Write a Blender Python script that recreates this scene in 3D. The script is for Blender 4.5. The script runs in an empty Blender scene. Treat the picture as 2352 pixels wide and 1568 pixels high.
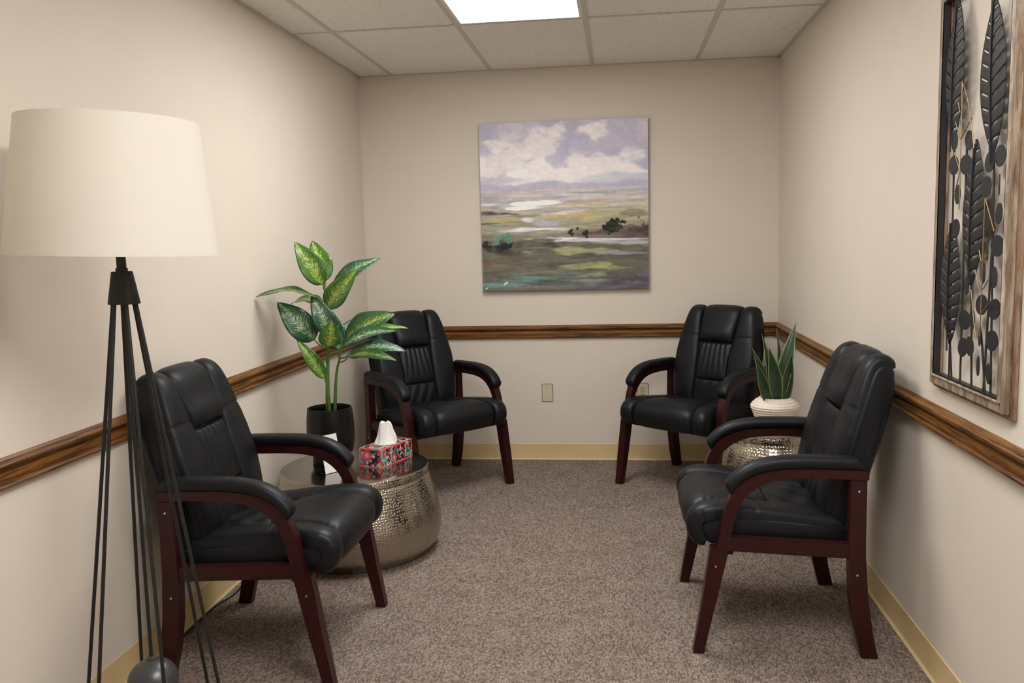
import bpy, bmesh, math, random
import numpy as np
from mathutils import Vector, Matrix

# ------------------------------------------------------------------ camera, world, exposure
SC = bpy.context.scene
COL = SC.collection
W, H, FRONT = 2.515, 2.389, -6.0          # room width, ceiling height, wall behind the camera

def make_camera():
    yaw, pitch, roll, fpx = 0.1239, 0.1151, -0.0251, 1979.86
    f = Vector((-math.sin(yaw)*math.cos(pitch), math.cos(yaw)*math.cos(pitch), -math.sin(pitch)))
    r = Vector((math.cos(yaw), math.sin(yaw), 0)); u = r.cross(f)
    c, s = math.cos(roll), math.sin(roll)
    r2, u2 = r*c + u*s, u*c - r*s
    cd = bpy.data.cameras.new('camera'); cd.sensor_width = 36; cd.lens = fpx/2352*36
    cd.clip_start = 0.05
    co = bpy.data.objects.new('camera', cd); COL.objects.link(co)
    m = Matrix((r2, u2, -f)).transposed().to_4x4(); m.translation = Vector((1.5689, -5.2856, 1.3634))
    co.matrix_world = m
    SC.camera = co
make_camera()
wd = bpy.data.worlds.new('world'); SC.world = wd; wd.use_nodes = True
wd.node_tree.nodes['Background'].inputs[0].default_value = (0.9, 0.85, 0.8, 1)
wd.node_tree.nodes['Background'].inputs[1].default_value = 0.05
SC.view_settings.view_transform = 'Standard'
SC.view_settings.look = 'None'
SC.view_settings.gamma = 1.0
SC.view_settings.use_curve_mapping = False
SC.view_settings.exposure = 0.10
PANEL_STRENGTH = 16.0                      # the ceiling light's diffuser
ADDED_PANEL_STRENGTH = 23.0                     # added unseen fixture nearer the camera, brightens the lamp shade

# ------------------------------------------------------------------ helpers
def lin(r, g, b):
    return tuple(((c/255)/12.92 if c/255 <= .04045 else ((c/255+.055)/1.055)**2.4) for c in (r, g, b))

def link(o, parent=None):
    COL.objects.link(o)
    if parent: o.parent = parent
    return o

def tag(o, label=None, cat=None, group=None, kind=None):
    if label: o['label'] = label
    if cat: o['category'] = cat
    if group: o['group'] = group
    if kind: o['kind'] = kind
    return o

def empty(name, loc=(0, 0, 0), rz=0):
    o = bpy.data.objects.new(name, None); o.location = loc; o.rotation_euler = (0, 0, rz)
    o.empty_display_size = 0.1
    return link(o)

def mesh_obj(name, verts, faces, mat, parent=None, smooth=True, uvs=None, angle=None):
    me = bpy.data.meshes.new(name)
    me.from_pydata([tuple(v) for v in verts], [], faces)
    if uvs is not None:
        uv = me.uv_layers.new(name='UVMap')
        for lp in me.loops:
            uv.data[lp.index].uv = uvs[lp.vertex_index]
    bm = bmesh.new(); bm.from_mesh(me)
    bmesh.ops.recalc_face_normals(bm, faces=bm.faces)
    bm.to_mesh(me); bm.free()
    me.materials.append(mat)
    if smooth:
        me.polygons.foreach_set('use_smooth', [True]*len(me.polygons))
        if angle: me.set_sharp_from_angle(angle=math.radians(angle))
    o = bpy.data.objects.new(name, me)
    return link(o, parent)

def bm_obj(name, bm, mat, parent=None, smooth=False, angle=35):
    bmesh.ops.recalc_face_normals(bm, faces=bm.faces)
    me = bpy.data.meshes.new(name); bm.to_mesh(me); bm.free()
    me.materials.append(mat)
    if smooth:
        me.polygons.foreach_set('use_smooth', [True]*len(me.polygons))
        me.set_sharp_from_angle(angle=math.radians(angle))
    return link(bpy.data.objects.new(name, me), parent)

def bm_box(bm, lo, hi, bev=0.0, seg=2):
    x0, y0, z0 = lo; x1, y1, z1 = hi
    vs = [bm.verts.new(p) for p in ((x0,y0,z0),(x1,y0,z0),(x1,y1,z0),(x0,y1,z0),(x0,y0,z1),(x1,y0,z1),(x1,y1,z1),(x0,y1,z1))]
    fs = [bm.faces.new([vs[i] for i in q]) for q in ((0,3,2,1),(4,5,6,7),(0,1,5,4),(1,2,6,5),(2,3,7,6),(3,0,4,7))]
    if bev:
        es = list({e for f in fs for e in f.edges})
        bmesh.ops.bevel(bm, geom=es, offset=bev, segments=seg, affect='EDGES', clamp_overlap=True)

def box(name, lo, hi, mat, parent=None, bev=0.0):
    bm = bmesh.new(); bm_box(bm, lo, hi, bev)
    return bm_obj(name, bm, mat, parent, smooth=bev > 0)

def cat(pts, n):
    """Catmull-Rom through pts, n samples evenly by length"""
    P = np.array(pts, float)
    Q = np.vstack([2*P[0]-P[1], P, 2*P[-1]-P[-2]])
    out = []
    for i in range(1, len(Q)-2):
        for t in np.linspace(0, 1, 16, endpoint=False):
            a, b, c, d = Q[i-1], Q[i], Q[i+1], Q[i+2]
            out.append(.5*((2*b)+(-a+c)*t+(2*a-5*b+4*c-d)*t*t+(-a+3*b-3*c+d)*t**3))
    out.append(P[-1]); out = np.array(out)
    s = np.concatenate([[0], np.cumsum(np.linalg.norm(np.diff(out, axis=0), axis=1))])
    u = np.linspace(0, s[-1], n)
    return np.stack([np.interp(u, s, out[:, k]) for k in range(P.shape[1])], 1)

def tube(name, pts, rad, mat, parent=None, seg=10, n=None, caps=True):
    """round tube along 3-D points; rad is a number or a list (interpolated)"""
    P = cat(pts, n) if n else np.array(pts, float)
    m = len(P)
    R = np.interp(np.linspace(0, 1, m), np.linspace(0, 1, len(rad)), rad) if hasattr(rad, '__len__') else np.full(m, rad)
    T = np.gradient(P, axis=0); T /= np.linalg.norm(T, axis=1)[:, None]
    up = np.array([0, 0, 1.0]) if abs(T[0][2]) < .9 else np.array([1.0, 0, 0])
    V, F = [], []
    nrm = np.cross(T[0], up); nrm /= np.linalg.norm(nrm)
    for i in range(m):
        nrm = nrm - T[i]*np.dot(nrm, T[i]); nrm /= np.linalg.norm(nrm)
        b = np.cross(T[i], nrm)
        for k in range(seg):
            a = 2*math.pi*k/seg
            V.append(P[i] + R[i]*(math.cos(a)*nrm + math.sin(a)*b))
    for i in range(m-1):
        for k in range(seg):
            F.append((i*seg+k, i*seg+(k+1) % seg, (i+1)*seg+(k+1) % seg, (i+1)*seg+k))
    if caps:
        F.append(tuple(range(seg))); F.append(tuple((m-1)*seg+k for k in range(seg)))
    return mesh_obj(name, V, F, mat, parent, angle=50)

def lathe(name, prof, mat, parent=None, seg=64, loc=(0, 0, 0), angle=40, close=False):
    """revolve (r,z) points about Z"""
    V, F, U = [], [], []
    n = len(prof)
    cum = np.concatenate([[0], np.cumsum([math.dist(prof[i], prof[i+1]) for i in range(n-1)])])
    for i, (r, z) in enumerate(prof):
        for k in range(seg+1):
            a = 2*math.pi*k/seg
            V.append((loc[0]+r*math.cos(a), loc[1]+r*math.sin(a), loc[2]+z)); U.append((k/seg, cum[i]))
    for i in range(n-1):
        for k in range(seg):
            a, b, c, d = i*(seg+1)+k, i*(seg+1)+k+1, (i+1)*(seg+1)+k+1, (i+1)*(seg+1)+k
            F.append((a, b, c, d))
    o = mesh_obj(name, V, F, mat, parent, uvs=U)
    me = o.data
    bm = bmesh.new(); bm.from_mesh(me)
    bmesh.ops.remove_doubles(bm, verts=bm.verts, dist=1e-5)
    bmesh.ops.recalc_face_normals(bm, faces=bm.faces)
    bm.to_mesh(me); bm.free(); me.set_sharp_from_angle(angle=math.radians(angle))
    return o

def prism(name, poly, x0, x1, mat, parent=None, bev=0.003, seg=2):
    """polygon in (y,z), extruded in x, edges bevelled"""
    bm = bmesh.new()
    a = [bm.verts.new((x0, p[0], p[1])) for p in poly]; b = [bm.verts.new((x1, p[0], p[1])) for p in poly]
    n = len(poly)
    fa, fb = bm.faces.new(a), bm.faces.new(list(reversed(b)))
    for i in range(n): bm.faces.new((a[i], b[i], b[(i+1) % n], a[(i+1) % n]))
    if bev:
        es = list(set(list(fa.edges)+list(fb.edges)))
        bmesh.ops.bevel(bm, geom=es, offset=bev, segments=seg, affect='EDGES', clamp_overlap=True)
    return bm_obj(name, bm, mat, parent, smooth=True, angle=32)

def copy_tree(o, parent=None):
    c = o.copy(); COL.objects.link(c); c.parent = parent
    for ch in list(o.children): copy_tree(ch, c)
    return c

# ------------------------------------------------------------------ materials
def new_mat(name):
    m = bpy.data.materials.new(name); m.use_nodes = True
    nt = m.node_tree; b = nt.nodes['Principled BSDF']
    return m, nt, b

def N(nt, t, **kw):
    n = nt.nodes.new(t)
    for k, v in kw.items():
        if k.startswith('i_'): n.inputs[k[2:].replace('_', ' ')].default_value = v
        else: setattr(n, k, v)
    return n

def ramp(nt, fac, stops):
    r = nt.nodes.new('ShaderNodeValToRGB'); cr = r.color_ramp
    while len(cr.elements) < len(stops): cr.elements.new(0.5)
    for e, (p, c) in zip(cr.elements, stops):
        e.position = p; e.color = (*c[:3], 1) if hasattr(c, '__len__') else (c, c, c, 1)
    nt.links.new(fac, r.inputs[0]); return r.outputs[0]

def coords(nt, kind='Object', scale=(1, 1, 1), rot=(0, 0, 0), loc=(0, 0, 0)):
    tc = nt.nodes.new('ShaderNodeTexCoord'); mp = nt.nodes.new('ShaderNodeMapping')
    mp.inputs['Scale'].default_value = scale; mp.inputs['Rotation'].default_value = rot
    mp.inputs['Location'].default_value = loc
    nt.links.new(tc.outputs[kind], mp.inputs[0]); return mp.outputs[0]

def noise(nt, vec, scale, detail=3, rough=.5, dist=0):
    n = N(nt, 'ShaderNodeTexNoise'); n.inputs['Scale'].default_value = scale
    n.inputs['Detail'].default_value = detail; n.inputs['Roughness'].default_value = rough
    n.inputs['Distortion'].default_value = dist
    nt.links.new(vec, n.inputs['Vector']); return n.outputs[0]

def bump(nt, b, height, strength, dist=0.002):
    n = N(nt, 'ShaderNodeBump'); n.inputs['Strength'].default_value = strength
    n.inputs['Distance'].default_value = dist
    nt.links.new(height, n.inputs['Height']); nt.links.new(n.outputs[0], b.inputs['Normal'])

def plain(name, col, rough=.5, metal=0, spec=.5, nscale=0, nstr=0, var=0):
    m, nt, b = new_mat(name)
    b.inputs['Base Color'].default_value = (*col, 1); b.inputs['Roughness'].default_value = rough
    b.inputs['Metallic'].default_value = metal; b.inputs['Specular IOR Level'].default_value = spec
    v = coords(nt)
    if nscale:
        bump(nt, b, noise(nt, v, nscale, 3), nstr)
    if var:
        c = ramp(nt, noise(nt, v, 6, 4), [(.3, tuple(x*(1-var) for x in col)), (.7, tuple(min(1, x*(1+var)) for x in col))])
        nt.links.new(c, b.inputs['Base Color'])
    return m

M = {}
M['wall'] = plain('wall_paint', (.725, .655, .572), .62, spec=.3, nscale=350, nstr=.08, var=.012)
M['vinyl'] = plain('vinyl_base', (.68, .52, .28), .42, spec=.4, nscale=60, nstr=.02, var=.04)
M['tee'] = plain('grid_enamel', (.60, .575, .51), .5, spec=.4)
M['white_plastic'] = plain('ivory_plastic', (.62, .575, .42), .35)
M['dark_slot'] = plain('slot_dark', (.02, .015, .01), .6)
M['screw'] = plain('screw_steel', (.5, .47, .4), .35, 1)
M['black_metal'] = plain('lamp_black_metal', (.014, .014, .0135), .48, .25, nscale=400, nstr=.05)
M['iron'] = plain('iron_grey', (.085, .087, .09), .36, .6, nscale=200, nstr=.05)
M['art_metal'] = plain('art_black_metal', (.028, .027, .03), .5, .4, nscale=150, nstr=.06)
M['gold'] = plain('gold_wire', (.36, .25, .13), .4, .8)
M['black_pot'] = plain('black_planter', (.006, .006, .006), .36, 0, .3, nscale=90, nstr=.35)
M['soil'] = plain('soil', (.02, .016, .012), .9, nscale=120, nstr=.8)
M['stem'] = plain('green_stem', (.075, .17, .03), .45, nscale=60, nstr=.2, var=.3)
M['paper'] = plain('white_card', (.86, .85, .86), .6)
M['tissue'] = plain('tissue_paper', (.9, .885, .875), .8, nscale=60, nstr=.25)
M['rubber'] = plain('black_cord', (.01, .01, .01), .5)
M['bolt'] = plain('bolt_chrome', (.7, .68, .66), .25, 1)
M['fixture'] = plain('fixture_white', (.75, .73, .7), .4)

def m_leather():
    m, nt, b = new_mat('black_leather')
    v = coords(nt)
    c = ramp(nt, noise(nt, v, 9, 3), [(.3, (.0042, .0043, .0055)), (.7, (.0065, .0067, .0085))])
    nt.links.new(c, b.inputs['Base Color'])
    r = ramp(nt, noise(nt, v, 14, 3), [(.3, .42), (.7, .52)]); nt.links.new(r, b.inputs['Roughness'])
    b.inputs['Specular IOR Level'].default_value = .34
    b.inputs['Specular Tint'].default_value = (.86, .91, 1.0, 1)
    vo = N(nt, 'ShaderNodeTexVoronoi'); vo.inputs['Scale'].default_value = 420
    nt.links.new(v, vo.inputs['Vector'])
    bump(nt, b, vo.outputs['Distance'], .12, .0006)
    return m
M['leather'] = m_leather()

def m_mahogany():
    m, nt, b = new_mat('mahogany')
    v = coords(nt, scale=(40, 6, 6))
    c = ramp(nt, noise(nt, v, 3, 4, .6, 1), [(.3, (.018, .0024, .0028)), (.7, (.036, .0044, .0048))])
    nt.links.new(c, b.inputs['Base Color']); b.inputs['Roughness'].default_value = .36
    b.inputs['Specular IOR Level'].default_value = .33
    return m
M['mahogany'] = m_mahogany()

def m_oak():
    m, nt, b = new_mat('stained_oak')
    v = coords(nt, 'UV', scale=(2.6, 55, 1))
    n1 = noise(nt, v, 1.3, 5, .62, 1.6)
    c = ramp(nt, n1, [(.32, (.028, .008, .002)), (.46, (.135, .050, .010)), (.58, (.235, .105, .024)), (.72, (.155, .060, .013))])
    v2 = coords(nt, 'UV', scale=(9, 420, 1))
    n2 = noise(nt, v2, 1, 3)
    mx = N(nt, 'ShaderNodeMix', data_type='RGBA', blend_type='MULTIPLY'); mx.inputs['Factor'].default_value = .55
    nt.links.new(c, mx.inputs[6]); nt.links.new(ramp(nt, n2, [(.38, .35), (.55, 1)]), mx.inputs[7])
    nt.links.new(mx.outputs[2], b.inputs['Base Color'])
    b.inputs['Roughness'].default_value = .4; b.inputs['Specular IOR Level'].default_value = .35
    bump(nt, b, n2, .15, .0006)
    return m
M['oak'] = m_oak()

def m_carpet():
    m, nt, b = new_mat('loop_carpet')
    v = coords(nt, scale=(1, .55, 1), rot=(0, 0, math.radians(32)))
    vo = N(nt, 'ShaderNodeTexVoronoi'); vo.inputs['Scale'].default_value = 170; vo.inputs['Randomness'].default_value = .5
    nt.links.new(v, vo.inputs['Vector'])
    sp = N(nt, 'ShaderNodeSeparateColor'); nt.links.new(vo.outputs['Color'], sp.inputs[0])
    c = ramp(nt, sp.outputs[0], [(.0, (.16, .126, .108)), (.28, (.245, .20, .172)), (.6, (.325, .27, .232)), (.85, (.41, .35, .305)), (1, (.345, .22, .192))])
    big = noise(nt, coords(nt), 7, 4, .6)
    mx = N(nt, 'ShaderNodeMix', data_type='RGBA', blend_type='MULTIPLY'); mx.inputs['Factor'].default_value = 1
    nt.links.new(c, mx.inputs[6]); nt.links.new(ramp(nt, big, [(.3, (.9, .84, .82)), (.7, (1.05, 1.05, 1.03))]), mx.inputs[7])
    mx2 = N(nt, 'ShaderNodeMix', data_type='RGBA', blend_type='MULTIPLY'); mx2.inputs['Factor'].default_value = .75
    nt.links.new(mx.outputs[2], mx2.inputs[6]); nt.links.new(ramp(nt, vo.outputs['Distance'], [(.0, 1.15), (.75, .45)]), mx2.inputs[7])
    nt.links.new(mx2.outputs[2], b.inputs['Base Color'])
    b.inputs['Roughness'].default_value = .95; b.inputs['Specular IOR Level'].default_value = .15
    inv = N(nt, 'ShaderNodeMath', operation='SUBTRACT'); inv.inputs[0].default_value = 1
    nt.links.new(vo.outputs['Distance'], inv.inputs[1])
    bump(nt, b, inv.outputs[0], .8, .004)
    return m
M['carpet'] = m_carpet()

def m_tile():
    m, nt, b = new_mat('acoustic_tile')
    v = coords(nt, scale=(70, 150, 1))
    n1 = noise(nt, v, 1, 2, .5, .8)
    c = ramp(nt, n1, [(.27, (.54, .51, .46)), (.36, (.86, .83, .79)), (.7, (.92, .895, .85))])
    nt.links.new(c, b.inputs['Base Color']); b.inputs['Roughness'].default_value = .9
    b.inputs['Specular IOR Level'].default_value = .1
    bump(nt, b, n1, .3, .002)
    return m
M['tile'] = m_tile()

def m_hammered(name, around, scale_v):
    m, nt, b = new_mat(name)
    v = coords(nt, 'UV', scale=(around, scale_v, 1))
    vo = N(nt, 'ShaderNodeTexVoronoi', voronoi_dimensions='2D'); vo.inputs['Scale'].default_value = 1; vo.inputs['Randomness'].default_value = .5
    nt.links.new(v, vo.inputs['Vector'])
    h = ramp(nt, vo.outputs['Distance'], [(.08, 0), (.40, 1)])
    b.inputs['Base Color'].default_value = (.46, .42, .355, 1); b.inputs['Metallic'].default_value = 1
    b.inputs['Roughness'].default_value = .17
    big = noise(nt, coords(nt, 'UV', scale=(around*.12, scale_v*.12, 1)), 1, 2)
    ad = N(nt, 'ShaderNodeMath', operation='ADD'); nt.links.new(h, ad.inputs[0])
    ml = N(nt, 'ShaderNodeMath', operation='MULTIPLY'); ml.inputs[1].default_value = 1.2
    nt.links.new(big, ml.inputs[0]); nt.links.new(ml.outputs[0], ad.inputs[1])
    bump(nt, b, ad.outputs[0], .5, .0024)
    return m
M['ham_big'] = m_hammered('hammered_nickel_large', 190, 84)
M['ham_small'] = m_hammered('hammered_nickel_small', 104, 72)
def m_polished():
    m, nt, b = new_mat('polished_nickel_top')
    b.inputs['Base Color'].default_value = (.36, .34, .31, 1); b.inputs['Metallic'].default_value = 1
    v = coords(nt)
    r = ramp(nt, noise(nt, v, 5, 4), [(.3, .10), (.7, .17)]); nt.links.new(r, b.inputs['Roughness'])
    bump(nt, b, noise(nt, v, 7, 2), .06, .003)
    return m
M['nickel_top'] = m_polished()

def m_shade():
    m, nt, b = new_mat('linen_shade')
    b.inputs['Base Color'].default_value = (.90, .87, .80, 1); b.inputs['Roughness'].default_value = .85
    b.inputs['Specular IOR Level'].default_value = .1
    b.inputs['Transmission Weight'].default_value = 0
    v = coords(nt, 'UV', scale=(900, 500, 1))
    bump(nt, b, noise(nt, v, 1, 2), .12, .0005)
    tr = N(nt, 'ShaderNodeBsdfTranslucent'); tr.inputs[0].default_value = (.9, .85, .74, 1)
    mx = N(nt, 'ShaderNodeMixShader'); mx.inputs[0].default_value = .3
    out = nt.nodes['Material Output']
    nt.links.new(b.outputs[0], mx.inputs[1]); nt.links.new(tr.outputs[0], mx.inputs[2]); nt.links.new(mx.outputs[0], out.inputs[0])
    return m
M['shade'] = m_shade()

def m_panel(name, col, st):
    m, nt, b = new_mat(name)
    b.inputs['Base Color'].default_value = (.9, .9, .88, 1)
    b.inputs['Emission Color'].default_value = (*col, 1); b.inputs['Emission Strength'].default_value = st
    return m
M['panel'] = m_panel('light_diffuser', (1.0, .985, .955), PANEL_STRENGTH)
M['added_panel'] = m_panel('added_light_diffuser', (1.0, .985, .97), ADDED_PANEL_STRENGTH)

def m_frame(name, a, c2, w):
    """whitewashed, worn timber"""
    m, nt, b = new_mat(name)
    v = coords(nt, scale=(20, 20, 3.5))
    n1 = noise(nt, v, 2.5, 5, .65, .6)
    c = ramp(nt, n1, [(.35, a), (.5, c2), (.6, w), (.75, c2)])
    nt.links.new(c, b.inputs['Base Color']); b.inputs['Roughness'].default_value = .7
    bump(nt, b, n1, .3, .002)
    return m
M['frame_white'] = m_frame('whitewashed_wood', (.20, .145, .10), (.36, .30, .235), (.52, .46, .39))
M['frame_tan'] = m_frame('limed_tan_wood', (.13, .08, .05), (.25, .175, .115), (.36, .29, .22))
M['frame_brown'] = m_frame('weathered_wood', (.13, .072, .042), (.24, .15, .09), (.30, .22, .155))

def m_leaf(name, base, edge, fleck, amount, rough=.3):
    """leaf: UV u across (0..1), v along; pale flecks spread from the midrib"""
    m, nt, b = new_mat(name)
    tc = N(nt, 'ShaderNodeTexCoord'); sp = N(nt, 'ShaderNodeSeparateXYZ'); nt.links.new(tc.outputs['UV'], sp.inputs[0])
    ab = N(nt, 'ShaderNodeMath', operation='SUBTRACT'); ab.inputs[1].default_value = .5; nt.links.new(sp.outputs[0], ab.inputs[0])
    ab2 = N(nt, 'ShaderNodeMath', operation='ABSOLUTE'); nt.links.new(ab.outputs[0], ab2.inputs[0])
    # veins slant forward: v - |u-.5|*.6
    ml = N(nt, 'ShaderNodeMath', operation='MULTIPLY_ADD'); ml.inputs[1].default_value = -.55
    nt.links.new(ab2.outputs[0], ml.inputs[0]); nt.links.new(sp.outputs[1], ml.inputs[2])
    cb = N(nt, 'ShaderNodeCombineXYZ')
    s1 = N(nt, 'ShaderNodeMath', operation='MULTIPLY'); s1.inputs[1].default_value = 9; nt.links.new(sp.outputs[0], s1.inputs[0])
    s2 = N(nt, 'ShaderNodeMath', operation='MULTIPLY'); s2.inputs[1].default_value = 42; nt.links.new(ml.outputs[0], s2.inputs[0])
    oi = N(nt, 'ShaderNodeObjectInfo'); s3 = N(nt, 'ShaderNodeMath', operation='MULTIPLY'); s3.inputs[1].default_value = 30
    nt.links.new(oi.outputs['Random'], s3.inputs[0])
    nt.links.new(s1.outputs[0], cb.inputs[0]); nt.links.new(s2.outputs[0], cb.inputs[1]); nt.links.new(s3.outputs[0], cb.inputs[2])
    n1 = noise(nt, cb.outputs[0], 1, 4, .6, .5)
    # fleck mask: noise minus distance from midrib
    d = N(nt, 'ShaderNodeMath', operation='MULTIPLY_ADD'); d.inputs[1].default_value = -.52; d.inputs[2].default_value = amount
    nt.links.new(ab2.outputs[0], d.inputs[0])
    sm = N(nt, 'ShaderNodeMath', operation='ADD'); nt.links.new(n1, sm.inputs[0]); nt.links.new(d.outputs[0], sm.inputs[1])
    mask = ramp(nt, sm.outputs[0], [(.53, 0), (.60, 1)])
    bc = ramp(nt, ab2.outputs[0], [(.05, base), (.5, edge)])
    mx = N(nt, 'ShaderNodeMix', data_type='RGBA'); nt.links.new(mask, mx.inputs['Factor'])
    nt.links.new(bc, mx.inputs[6]); mx.inputs[7].default_value = (*fleck, 1)
    nt.links.new(mx.outputs[2], b.inputs['Base Color']); b.inputs['Roughness'].default_value = rough
    rib = ramp(nt, ab2.outputs[0], [(.0, 0), (.03, 1)])
    wv = N(nt, 'ShaderNodeMath', operation='SINE'); s4 = N(nt, 'ShaderNodeMath', operation='MULTIPLY'); s4.inputs[1].default_value = 90
    nt.links.new(ml.outputs[0], s4.inputs[0]); nt.links.new(s4.outputs[0], wv.inputs[0])
    hh = N(nt, 'ShaderNodeMath', operation='MULTIPLY_ADD'); hh.inputs[1].default_value = .25
    nt.links.new(wv.outputs[0], hh.inputs[0]); nt.links.new(rib, hh.inputs[2])
    bump(nt, b, hh.outputs[0], .35, .0015)
    return m
M['leaf_dark'] = m_leaf('dieffenbachia_dark', (.035, .105, .022), (.022, .075, .022), (.36, .48, .10), .075)
M['leaf_lime'] = m_leaf('dieffenbachia_lime', (.075, .19, .024), (.040, .125, .022), (.46, .58, .12), .10)
M['leaf_blue'] = m_leaf('dieffenbachia_bluegreen', (.026, .095, .042), (.018, .07, .036), (.36, .48, .28), .085, .26)

def m_snake():
    m, nt, b = new_mat('snake_plant_leaf')
    tc = N(nt, 'ShaderNodeTexCoord'); sp = N(nt, 'ShaderNodeSeparateXYZ'); nt.links.new(tc.outputs['UV'], sp.inputs[0])
    ab = N(nt, 'ShaderNodeMath', operation='SUBTRACT'); ab.inputs[1].default_value = .5; nt.links.new(sp.outputs[0], ab.inputs[0])
    ab2 = N(nt, 'ShaderNodeMath', operation='ABSOLUTE'); nt.links.new(ab.outputs[0], ab2.inputs[0])
    c = ramp(nt, ab2.outputs[0], [(.30, (.020, .048, .019)), (.44, (.034, .072, .026)), (.465, (.26, .29, .12))])
    nt.links.new(c, b.inputs['Base Color']); b.inputs['Roughness'].default_value = .3
    bump(nt, b, noise(nt, coords(nt, 'UV', scale=(30, 3, 1)), 1, 2), .15, .001)
    return m
M['snake'] = m_snake()

def m_ceramic():
    m, nt, b = new_mat('white_ribbed_ceramic')
    n1 = noise(nt, coords(nt), 160, 3)
    c = ramp(nt, n1, [(.3, (.42, .34, .25)), (.4, (.76, .68, .58))]); nt.links.new(c, b.inputs['Base Color'])
    b.inputs['Roughness'].default_value = .55
    return m
M['ceramic'] = m_ceramic()

def m_attr(name, rough):
    m, nt, b = new_mat(name)
    a = N(nt, 'ShaderNodeVertexColor', layer_name='Col'); nt.links.new(a.outputs[0], b.inputs['Base Color'])
    b.inputs['Roughness'].default_value = rough; b.inputs['Specular IOR Level'].default_value = .35
    bump(nt, b, noise(nt, coords(nt), 260, 3), .12, .001)
    return m
M['canvas'] = m_attr('painted_canvas', .75)
M['print'] = m_attr('printed_cardboard', .4)
def m_acrylic():
    m, nt, b = new_mat('clear_acrylic')
    b.inputs['Transmission Weight'].default_value = 1; b.inputs['Roughness'].default_value = .03; b.inputs['IOR'].default_value = 1.45
    return m
M['acrylic'] = m_acrylic()

# ------------------------------------------------------------------ room shell
def wall(name, lo, hi):
    return tag(box(name, lo, hi, M['wall']), kind='structure')
T = .10
wall('wall_back', (-T, 0, 0), (W+T, T, H+.25))
wall('wall_left', (-T, FRONT, 0), (0, 0, H+.25))
wall('wall_right', (W, FRONT, 0), (W+T, 0, H+.25))
wall('wall_front', (-T, FRONT-T, 0), (W+T, FRONT, H+.25))
tag(box('floor', (-T, FRONT-T, -.06), (W+T, T, 0), M['carpet']), kind='structure')

def run(name, prof, where, mat):
    """moulding profile (protrusion, z) run along a wall with mitred inside corners"""
    V, F, U = [], [], []
    cum = np.concatenate([[0], np.cumsum([math.dist(prof[i], prof[i+1]) for i in range(len(prof)-1)])])
    n = len(prof)
    for e in (0, 1):
        for i, (p, z) in enumerate(prof):
            if where == 'back': q = ((p if e == 0 else W-p), -p, z); L = q[0]
            elif where == 'left': q = (p, (-p if e == 0 else FRONT+p), z); L = q[1]
            elif where == 'right': q = (W-p, (-p if e == 0 else FRONT+p), z); L = q[1]+11.3
            else: q = ((p if e == 0 else W-p), FRONT+p, z); L = q[0]+5
            V.append(q); U.append((L, cum[i]))
    for i in range(n-1): F.append((i, i+1, n+i+1, n+i))
    F.append((n-1, 0, n, 2*n-1))
    return tag(mesh_obj(name, V, F, mat, smooth=True, uvs=U, angle=28), kind='structure')
RAIL = [(0, .8475), (.008, .8475), (.012, .8435), (.013, .841), (.019, .838), (.0235, .832), (.0235, .826), (.020, .820), (.014, .816), (.0105, .8135),
        (.0105, .811), (.0145, .809), (.0165, .797), (.0160, .786), (.0150, .784), (.0185, .782), (.0220, .778), (.0220, .773), (.017, .768), (0, .767)]
BASE = [(0, .1012), (.0025, .1012), (.0035, .0995), (.0035, .014), (.005, .008), (.009, .004), (.0125, .002), (.0125, 0), (0, 0)]
for k, w in enumerate(('back', 'left', 'right', 'front')):
    run('trim_%d' % (k+1), RAIL, w, M['oak'])
    run('baseboard_'+w, BASE, w, M['vinyl'])

# suspended ceiling: main tees run along Y at 2 ft, cross tees every 4 ft, lay-in boards between them
G0, S2, S4, Y1 = .2121, .6096, 1.2192, -1.1157
xs = [0.0] + [G0+S2*k for k in range(4)] + [W]
ys = [0.0]
y = Y1
while y > FRONT+.05: ys.append(y); y -= S4
ys.append(FRONT)
ceil = tag(box('ceiling', (-T, FRONT-T, H+.12), (W+T, T, H+.2), M['fixture']), kind='structure')
LIGHT_CELLS = [(2, 1), (3, 3)]
tw = .012
for i in range(len(xs)-1):
    for j in range(len(ys)-1):
        if (i, j) in LIGHT_CELLS: continue
        o = box('ceiling_tile', (xs[i]+.003, ys[j+1]+.003, H+.0012), (xs[i+1]-.003, ys[j]-.003, H+.016), M['tile'], ceil)
for x in xs[1:-1]:
    bm = bmesh.new(); bm_box(bm, (x-tw, FRONT, H-.0015), (x+tw, 0, H+.0008), .0006, 1); bm_box(bm, (x-.001, FRONT, H), (x+.001, 0, H+.04))
    bm_obj('main_tee', bm, M['tee'], ceil)
for j, yy in enumerate(ys[1:-1]):
    for i in range(len(xs)-1):
        a = xs[i]+(tw if i else 0); b2 = xs[i+1]-(tw if i < len(xs)-2 else 0)
        bm = bmesh.new(); bm_box(bm, (a, yy-tw, H-.0010), (b2, yy+tw, H+.0008), .0006, 1)
        bm_obj('cross_tee', bm, M['tee'], ceil)
for x0, x1, y0, y1 in ((0, .02, FRONT, 0), (W-.02, W, FRONT, 0), (0, W, -.02, 0), (0, W, FRONT, FRONT+.02)):
    box('wall_angle', (x0, y0, H-.0025), (x1, y1, H+.0006), M['tee'], ceil)

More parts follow.
